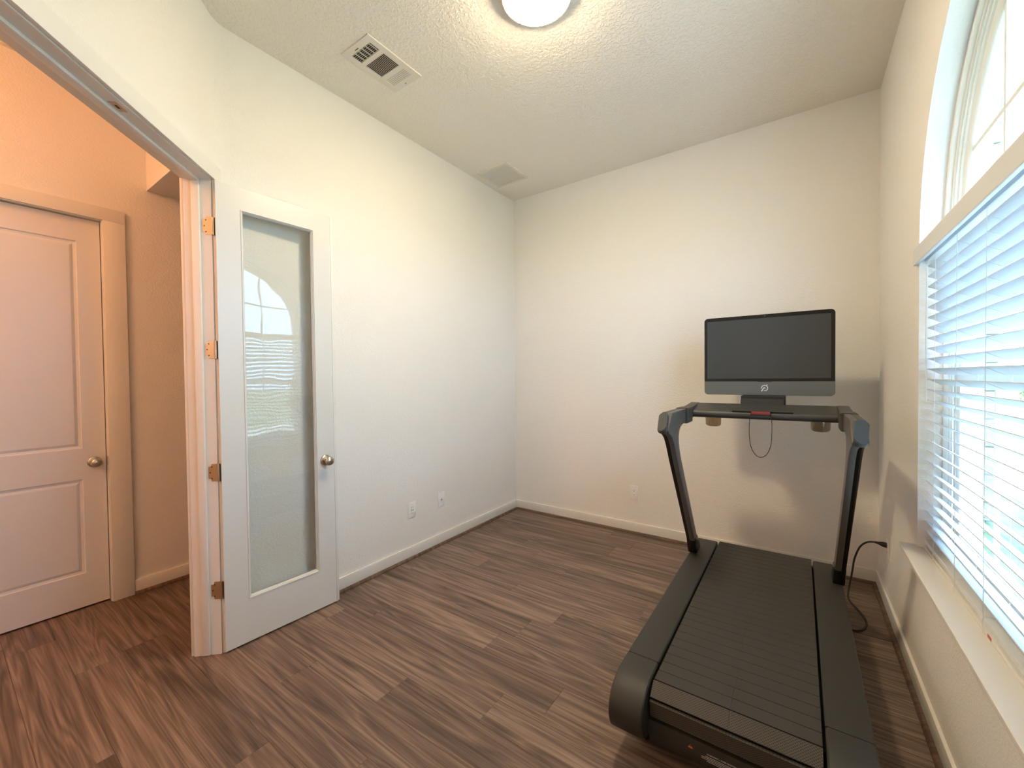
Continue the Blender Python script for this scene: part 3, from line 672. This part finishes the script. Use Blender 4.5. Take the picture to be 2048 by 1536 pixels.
for s in (-1, 1):
    b = B(shear(s)); b.prism(armp, .378, .408, 'yz', .005, 2); b.obj('upright', M['grey'], tm, smooth=30)
    b = B(shear(s)); b.prism([(y+.004, z) for y, z in blkp], .404, .426, 'yz', .004, 2); b.obj('upright_strip', M['black'], tm, smooth=30)
    b = B(shear(s)); b.prism([(2.350, ZT1), (2.338, 1.219), (2.252, 1.146), (2.247, 1.134), (2.256, 1.124), (2.30, ZT0-.004), (2.54, ZT0+.006), (2.66, 1.136), (2.66, ZT1)], .402, .436, 'yz', .006, 2); b.obj('arm', M['tray'], tm, smooth=30)
    # rubber end cap, facing the runner
    b = B(shear(s)); dv = Vector((0, -.098, -.082)).normalized(); nv = Vector((0, -.082, .098)).normalized()
    c0 = Vector((0, 2.2725, 1.1740)); hw_, hh_, rr = .0245, .070, .021; pts = []
    for cx, cy, a0 in ((hw_-rr, hh_-rr, 0), (-hw_+rr, hh_-rr, 90), (-hw_+rr, -hh_+rr, 180), (hw_-rr, -hh_+rr, 270)):
        for i in range(6): a = math.radians(a0+18*i); pts.append((cx+rr*math.cos(a), cy+rr*math.sin(a)))
    for d0, d1 in ((-.014, .010),):
        A = [b.v(.412+u-.12*v, *(c0+dv*v+nv*d0)[1:]) for u, v in pts]; C = [b.v(.412+u-.12*v, *(c0+dv*v+nv*(d1-.35*u))[1:]) for u, v in pts]
        fs = [b.bm.faces.new(A), b.bm.faces.new(C[::-1])]
        for i in range(len(pts)): b.bm.faces.new((A[i], A[(i+1) % len(pts)], C[(i+1) % len(pts)], C[i]))
        bmesh.ops.bevel(b.bm, geom=list(fs[1].edges), offset=.004, segments=2, affect='EDGES')
    b.obj('arm_end_cap', M['capgrey'], tm, smooth=35)
    # speed / incline dial collar
    b = B(shear(s)); b.prism([(2.668, 1.131), (2.668, 1.226), (2.80, 1.226), (2.80, 1.131)], .366, .440, 'yz', .012, 3); b.obj('dial_collar', M['tray'], tm, smooth=35)
    b = B(shear(s)); b.box((.380, 2.655, 1.142), (.430, 2.672, 1.216), .006); b.obj('dial_groove', M['mblack'], tm)
    b = B(shear(s)); b.prism([(2.80, 1.148), (2.80, 1.220), (2.98, 1.232), (3.06, 1.238), (3.075, 1.225), (3.06, 1.19), (2.95, 1.160)], .372, .434, 'yz', .010, 3); b.obj('tray_side', M['tray'], tm, smooth=35)
    # foot boot of the upright
    b = B(shear(s)); b.prism([(2.800, .289), (2.790, .31), (2.778, .345), (2.765, .395), (2.845, .395), (2.90, .33), (2.925, .289)], .374, .428, 'yz', .008, 2); b.obj('upright_boot', M['black'], tm, smooth=35)
# tray between the arms
b = B(); b.prism([(2.865, 1.160), (2.865, 1.203), (3.055, 1.236), (3.075, 1.232), (3.075, 1.205), (2.96, 1.165)], XC-.405, XC+.405, 'yz', .004, 2); b.obj('console_tray', M['tray'], tm, smooth=35)
b = B(); b.tube([(XC-.400, 2.850, 1.181), (XC+.400, 2.850, 1.181)], .024, 20); b.obj('front_bar', M['tray'], tm, smooth=40)
b = B(); b.box((-.340, 2.828, 1.203), (-.030, 2.850, 1.2085), .002); b.obj('ledge_lip', M['mblack'], tm)
b = B(); b.box((-.236, 2.818, 1.188), (-.140, 2.836, 1.2065), .003); b.obj('safety_key', M['red'], tm)
lo = []
for i in range(25):
    a = PI*i/24; lo.append((-.188+.054*math.cos(a)*(1.0 if a < 0 else 1), 2.826, 1.005-.075*math.sin(a)))
pts = spline([(-.236, 2.822, 1.200), (-.243, 2.820, 1.17), (-.246, 2.820, 1.08), (-.238, 2.822, 1.00), (-.214, 2.823, .950), (-.186, 2.823, .937), (-.158, 2.823, .955), (-.137, 2.822, 1.01), (-.131, 2.820, 1.09), (-.133, 2.820, 1.17), (-.140, 2.822, 1.200)], 6)
b = B(); b.tube(pts, .0021, 6); b.obj('safety_lanyard', M['cable'], tm, smooth=True)
for x in (-.462, .100):
    b = B(); b.lathe([(0, .030), (.004, .040), (.012, .0455), (.075, .0475), (.085, .0475)], (x, 2.955, 1.093), (0, 0, 1), 28); b.obj('cup_holder', M['smoke'], tm, smooth=45)
# screen
YS, SXC = 3.180, -.1875; SW, SZ0, SZ1 = .3665, 1.288, 1.8225
def rrect(x0, x1, z0, z1, r, n=6):
    out = []
    for cx, cz, a0 in ((x1-r, z1-r, 0), (x0+r, z1-r, 90), (x0+r, z0+r, 180), (x1-r, z0+r, 270)):
        for i in range(n+1): a = math.radians(a0+90*i/n); out.append((cx+r*math.cos(a), cz+r*math.sin(a)))
    return out
b = B(); b.prism(rrect(SXC-SW, SXC+SW, SZ0, SZ1, .024), YS+.0015, YS+.042, 'xz', .003, 2); sh = b.obj('screen_housing', M['mblack'], tm, smooth=35)
ch = [(x, z) for x, z in rrect(SXC-SW+.0015, SXC+SW-.0015, SZ0+.0015, SZ1-.0015, .0225)]
CHZ = 1.3805
bz = [q for q in ch if q[1] > CHZ]; bz = [(SXC+SW-.0015, CHZ)]+bz+[(SXC-SW+.0015, CHZ)]
b = B(); b.prism(bz, YS-.0005, YS+.004, 'xz'); b.obj('screen_bezel', M['bezel'], sh)
cz = [(SXC-SW+.0015, CHZ-.001)]+[q for q in ch if q[1] < CHZ]+[(SXC+SW-.0015, CHZ-.001)]
b = B(); b.prism(cz, YS-.0015, YS+.004, 'xz'); b.obj('speaker_bar', M['chin'], sh)
b = B(); b.box((SXC-SW+.0195, YS-.0012, 1.3985), (SXC+SW-.0205, YS+.001, 1.7975)); b.obj('display', M['screen'], sh)
b = B(); b.box((SXC-.040, YS-.0025, 1.3765), (SXC+.040, YS+.002, 1.3815)); b.obj('sensor_notch', M['mblack'], sh)
b = B(); b.lathe([(0, .0035), (.0006, .003)], (SXC-.0, YS-.0008, 1.811), (0, -1, 0), 12); b.obj('camera_dot', M['chin'], sh)
# emblem : open ring, inner hook with slanted stem, dot
def stroke(b, pts, w, caps=True):
    for i in range(len(pts)-1):
        p, q = Vector(pts[i]), Vector(pts[i+1]); d = (q-p).normalized(); n = Vector((-d.y, d.x))*w/2
        if True: p2 = p-d*w*.08; q2 = q+d*w*.08
        b.face([tuple(p2+n), tuple(p2-n), tuple(q2-n), tuple(q2+n)])
LX, LZ, LS = SXC-.002, 1.3355, .000158
def emb(u, v): return (LX+(u-612)*LS*1.0, YS-.0020, LZ-(v-335)*LS)
b = B(emb)
stroke(b, [(615+112*math.cos(math.radians(a)), 335-112*math.sin(math.radians(a))) for a in range(188, -101, -9)], 36)
stroke(b, [(505, 470), (575, 350)], 44); stroke(b, [(575, 350)]+[(606+26*math.cos(math.radians(a)), 340-26*math.sin(math.radians(a))) for a in range(170, -80, -25)], 34)
stroke(b, [(675, 245), (712, 195)], 44)
b.obj('emblem', M['white'], sh)
b = B(); b.box((SXC-.130, 3.085, 1.222), (SXC+.115, 3.215, 1.2865), .004); b.obj('screen_neck', M['mblack'], tm)
b = B(); b.prism([(3.045, 1.232), (3.045, 1.262), (3.10, 1.272), (3.10, 1.232)], SXC-.128, SXC+.108, 'yz', .003); b.obj('neck_foot', M['tray'], tm)

# ------------------------------------------------------------------ power cord
pc = thing('power_cord', 'black cord curving from the treadmill up to the corner outlet', 'power cord', (.30, 3.1, 0))
c = [(.215, 2.90, .030), (.245, 2.905, .012), (.285, 2.945, .006), (.312, 3.02, .006), (.312, 3.10, .006), (.290, 3.19, .006), (.262, 3.26, .010), (.252, 3.30, .030), (.262, 3.335, .085), (.275, 3.34, .17), (.285, 3.33, .26), (.310, 3.318, .345), (.345, 3.305, .388), (.385, 3.295, .398), (.405, 3.29, .396)]
b = B(); b.tube(spline(c, 6), .0052, 10); b.obj('cable', M['cable'], pc, smooth=True)
b = B(); b.tube([(.378, 3.296, .398), (.392, 3.293, .397), (.404, 3.290, .396), (.414, 3.288, .395), (.4295, 3.283, .394)], [.0065, .008, .0125, .0150, .0150], 14); b.obj('plug', M['cable'], pc, smooth=40)

# ------------------------------------------------------------------ outdoors
def grassy():
    m, nt, bs = new_mat('lawn_grass'); N = nt.nodes.new; L = nt.links.new
    g = N('ShaderNodeNewGeometry'); n = N('ShaderNodeTexNoise'); n.inputs['Scale'].default_value = 3.0; n.inputs['Detail'].default_value = 6
    cr = N('ShaderNodeValToRGB'); cr.color_ramp.elements[0].position = .35; cr.color_ramp.elements[0].color = (.10, .17, .05, 1); cr.color_ramp.elements[1].position = .7; cr.color_ramp.elements[1].color = (.30, .36, .16, 1)
    L(g.outputs['Position'], n.inputs['Vector']); L(n.outputs['Fac'], cr.inputs[0]); L(cr.outputs[0], bs.inputs['Base Color']); bs.inputs['Roughness'].default_value = .9
    return m
M['grass'] = grassy()
M['conc'] = mat('pale_concrete', (.58, .54, .46), .85, bump=(30, .3, .004))
M['stone'] = mat('cream_limestone', (.44, .40, .31), .85, bump=(40, .6, .006))
M['mortar'] = mat('stone_mortar', (.30, .28, .23), .9)
M['leaf'] = mat('shrub_leaf', (.20, .30, .08), .7)
M['gwin'] = mat('dark_window_glass', (.10, .13, .16), .05)
GZ = -.18
b = B(); b.box((XR+WT+.02, -30, GZ-.1), (60, 45, GZ)); struct('ground', b, M['grass'], 'lawn outside the window')
b = B(); b.box((2.2, -9.0, GZ), (6.5, 11.0, GZ+.02), .004); tag(b.obj('driveway', M['conc']), 'pale concrete drive outside beyond the blind', 'driveway', None, 'structure')  # drive lengthened out of view to bounce more light onto the far wall
b = B(); b.box((8.2, -20, GZ), (9.6, 30, GZ+.02), .004); tag(b.obj('sidewalk', M['conc']), 'pale concrete sidewalk strip across the lawn', 'sidewalk', None, 'structure')
hw1 = thing('house_wing', 'cream stone wing of the house with a window, seen through the blind', 'house wing', (1.2, 6.5, GZ))
WX0, WX1, WY, WZ1 = XR+WT+.01, 1.742, 6.5, 4.3
b = B(); b.box((WX0, WY+.02, GZ), (WX1-.02, WY+2.0, WZ1)); b.obj('wall_core', M['mortar'], hw1)
WW0, WW1, WWZ0, WWZ1 = 1.00, 1.40, .15, 1.75
scache = {}
def stone(x0, x1, z0, z1):
    key = (round(x1-x0, 2), round(z1-z0, 2))
    if key not in scache:
        bb = B(); bb.box((.006, 0, .006), (x1-x0-.006, .05, z1-z0-.006), .010, 1)
        me = bpy.data.meshes.new('stone'); bmesh.ops.recalc_face_normals(bb.bm, faces=bb.bm.faces[:]); bb.bm.to_mesh(me); bb.bm.free(); me.materials.append(M['stone']); scache[key] = me
    o = bpy.data.objects.new('stone', scache[key]); COL.objects.link(o); o.parent = hw1; o.location = Vector((x0, WY-random.uniform(.004, .022), z0))-hw1.location
z = GZ; rng = random.Random(3)
while z < WZ1:
    hgt = rng.choice((.20, .30, .30)); x = WX0
    while x < WX1-.01:
        w = rng.choice((.26, .38, .52)); x1 = min(x+w, WX1+rng.choice((0, .0, .02)))
        if WX1-x1 < .12: x1 = WX1
        spans = [(x, x1)]
        if z+hgt > WWZ0 and z < WWZ1:
            spans = [(x, min(x1, WW0))] if x < WW0 else []
            if x1 > WW1: spans.append((max(x, WW1), x1))
        for a, c_ in spans:
            if c_-a > .04: stone(a, c_, z, z+hgt)
        x = x1
    z += hgt
b = B()
for q in (((WW0, WWZ0), (WW0+.05, WWZ1)), ((WW1-.05, WWZ0), (WW1, WWZ1)), ((WW0+.05, WWZ0), (WW1-.05, WWZ0+.05)), ((WW0+.05, WWZ1-.05), (WW1-.05, WWZ1)), ((WW0+.05, .93), (WW1-.05, .98)), ((1.19, WWZ0+.05), (1.21, WWZ1-.05))):
    b.box((q[0][0], WY-.03, q[0][1]), (q[1][0], WY+.03, q[1][1]))
b.obj('window_frame', M['vinyl'], hw1)
b = B(); b.box((WW0+.04, WY, WWZ0+.04), (WW1-.04, WY+.01, WWZ1-.04)); b.obj('window_pane', M['gwin'], hw1)
b = B(); b.box((WX0, WY-.35, WZ1), (WX1+.35, WY+2.3, WZ1+.18)); b.obj('eave', M['vinyl'], hw1)
b = B(); b.box((XR+WT-.005, YB+.02, GZ), (WX0, WY+1.0, WZ1)); b.obj('side_wall', M['mortar'], hw1)
def shrub(x, y, r, h, seed, label):
    rg = random.Random(seed); bb = B()
    for i in range(900):
        th, ph = rg.uniform(0, 2*PI), math.acos(rg.uniform(-.2, 1)); q = r*(.75+.25*rg.random()**.5)
        c = Vector((x+q*math.sin(ph)*math.cos(th), y+q*math.sin(ph)*math.sin(th), GZ+h*.3+h*.7*math.cos(ph)*(.8+.2*rg.random())))
        a = Vector((rg.gauss(0, 1), rg.gauss(0, 1), rg.gauss(0, 1))).normalized(); d = a.orthogonal().normalized(); e = .09
        bb.face([tuple(c-a*e), tuple(c+d*e*.5), tuple(c+a*e), tuple(c-d*e*.5)])
    t = thing('shrub', label, 'shrub', (x, y, GZ)); o = bb.obj('foliage', M['leaf'], t); o['kind'] = 'stuff'
    st = B(); st.tube([(x, y, GZ), (x, y, GZ+h*.6)], .05, 8); st.obj('stem', M['shoe'], t)
shrub(6.9, 19.5, 1.3, 2.0, 1, 'rounded green shrub beyond the drive, nearest the stone wing')
shrub(9.6, 19.8, 1.5, 2.3, 2, 'larger green shrub beyond the drive, further from the stone wing')
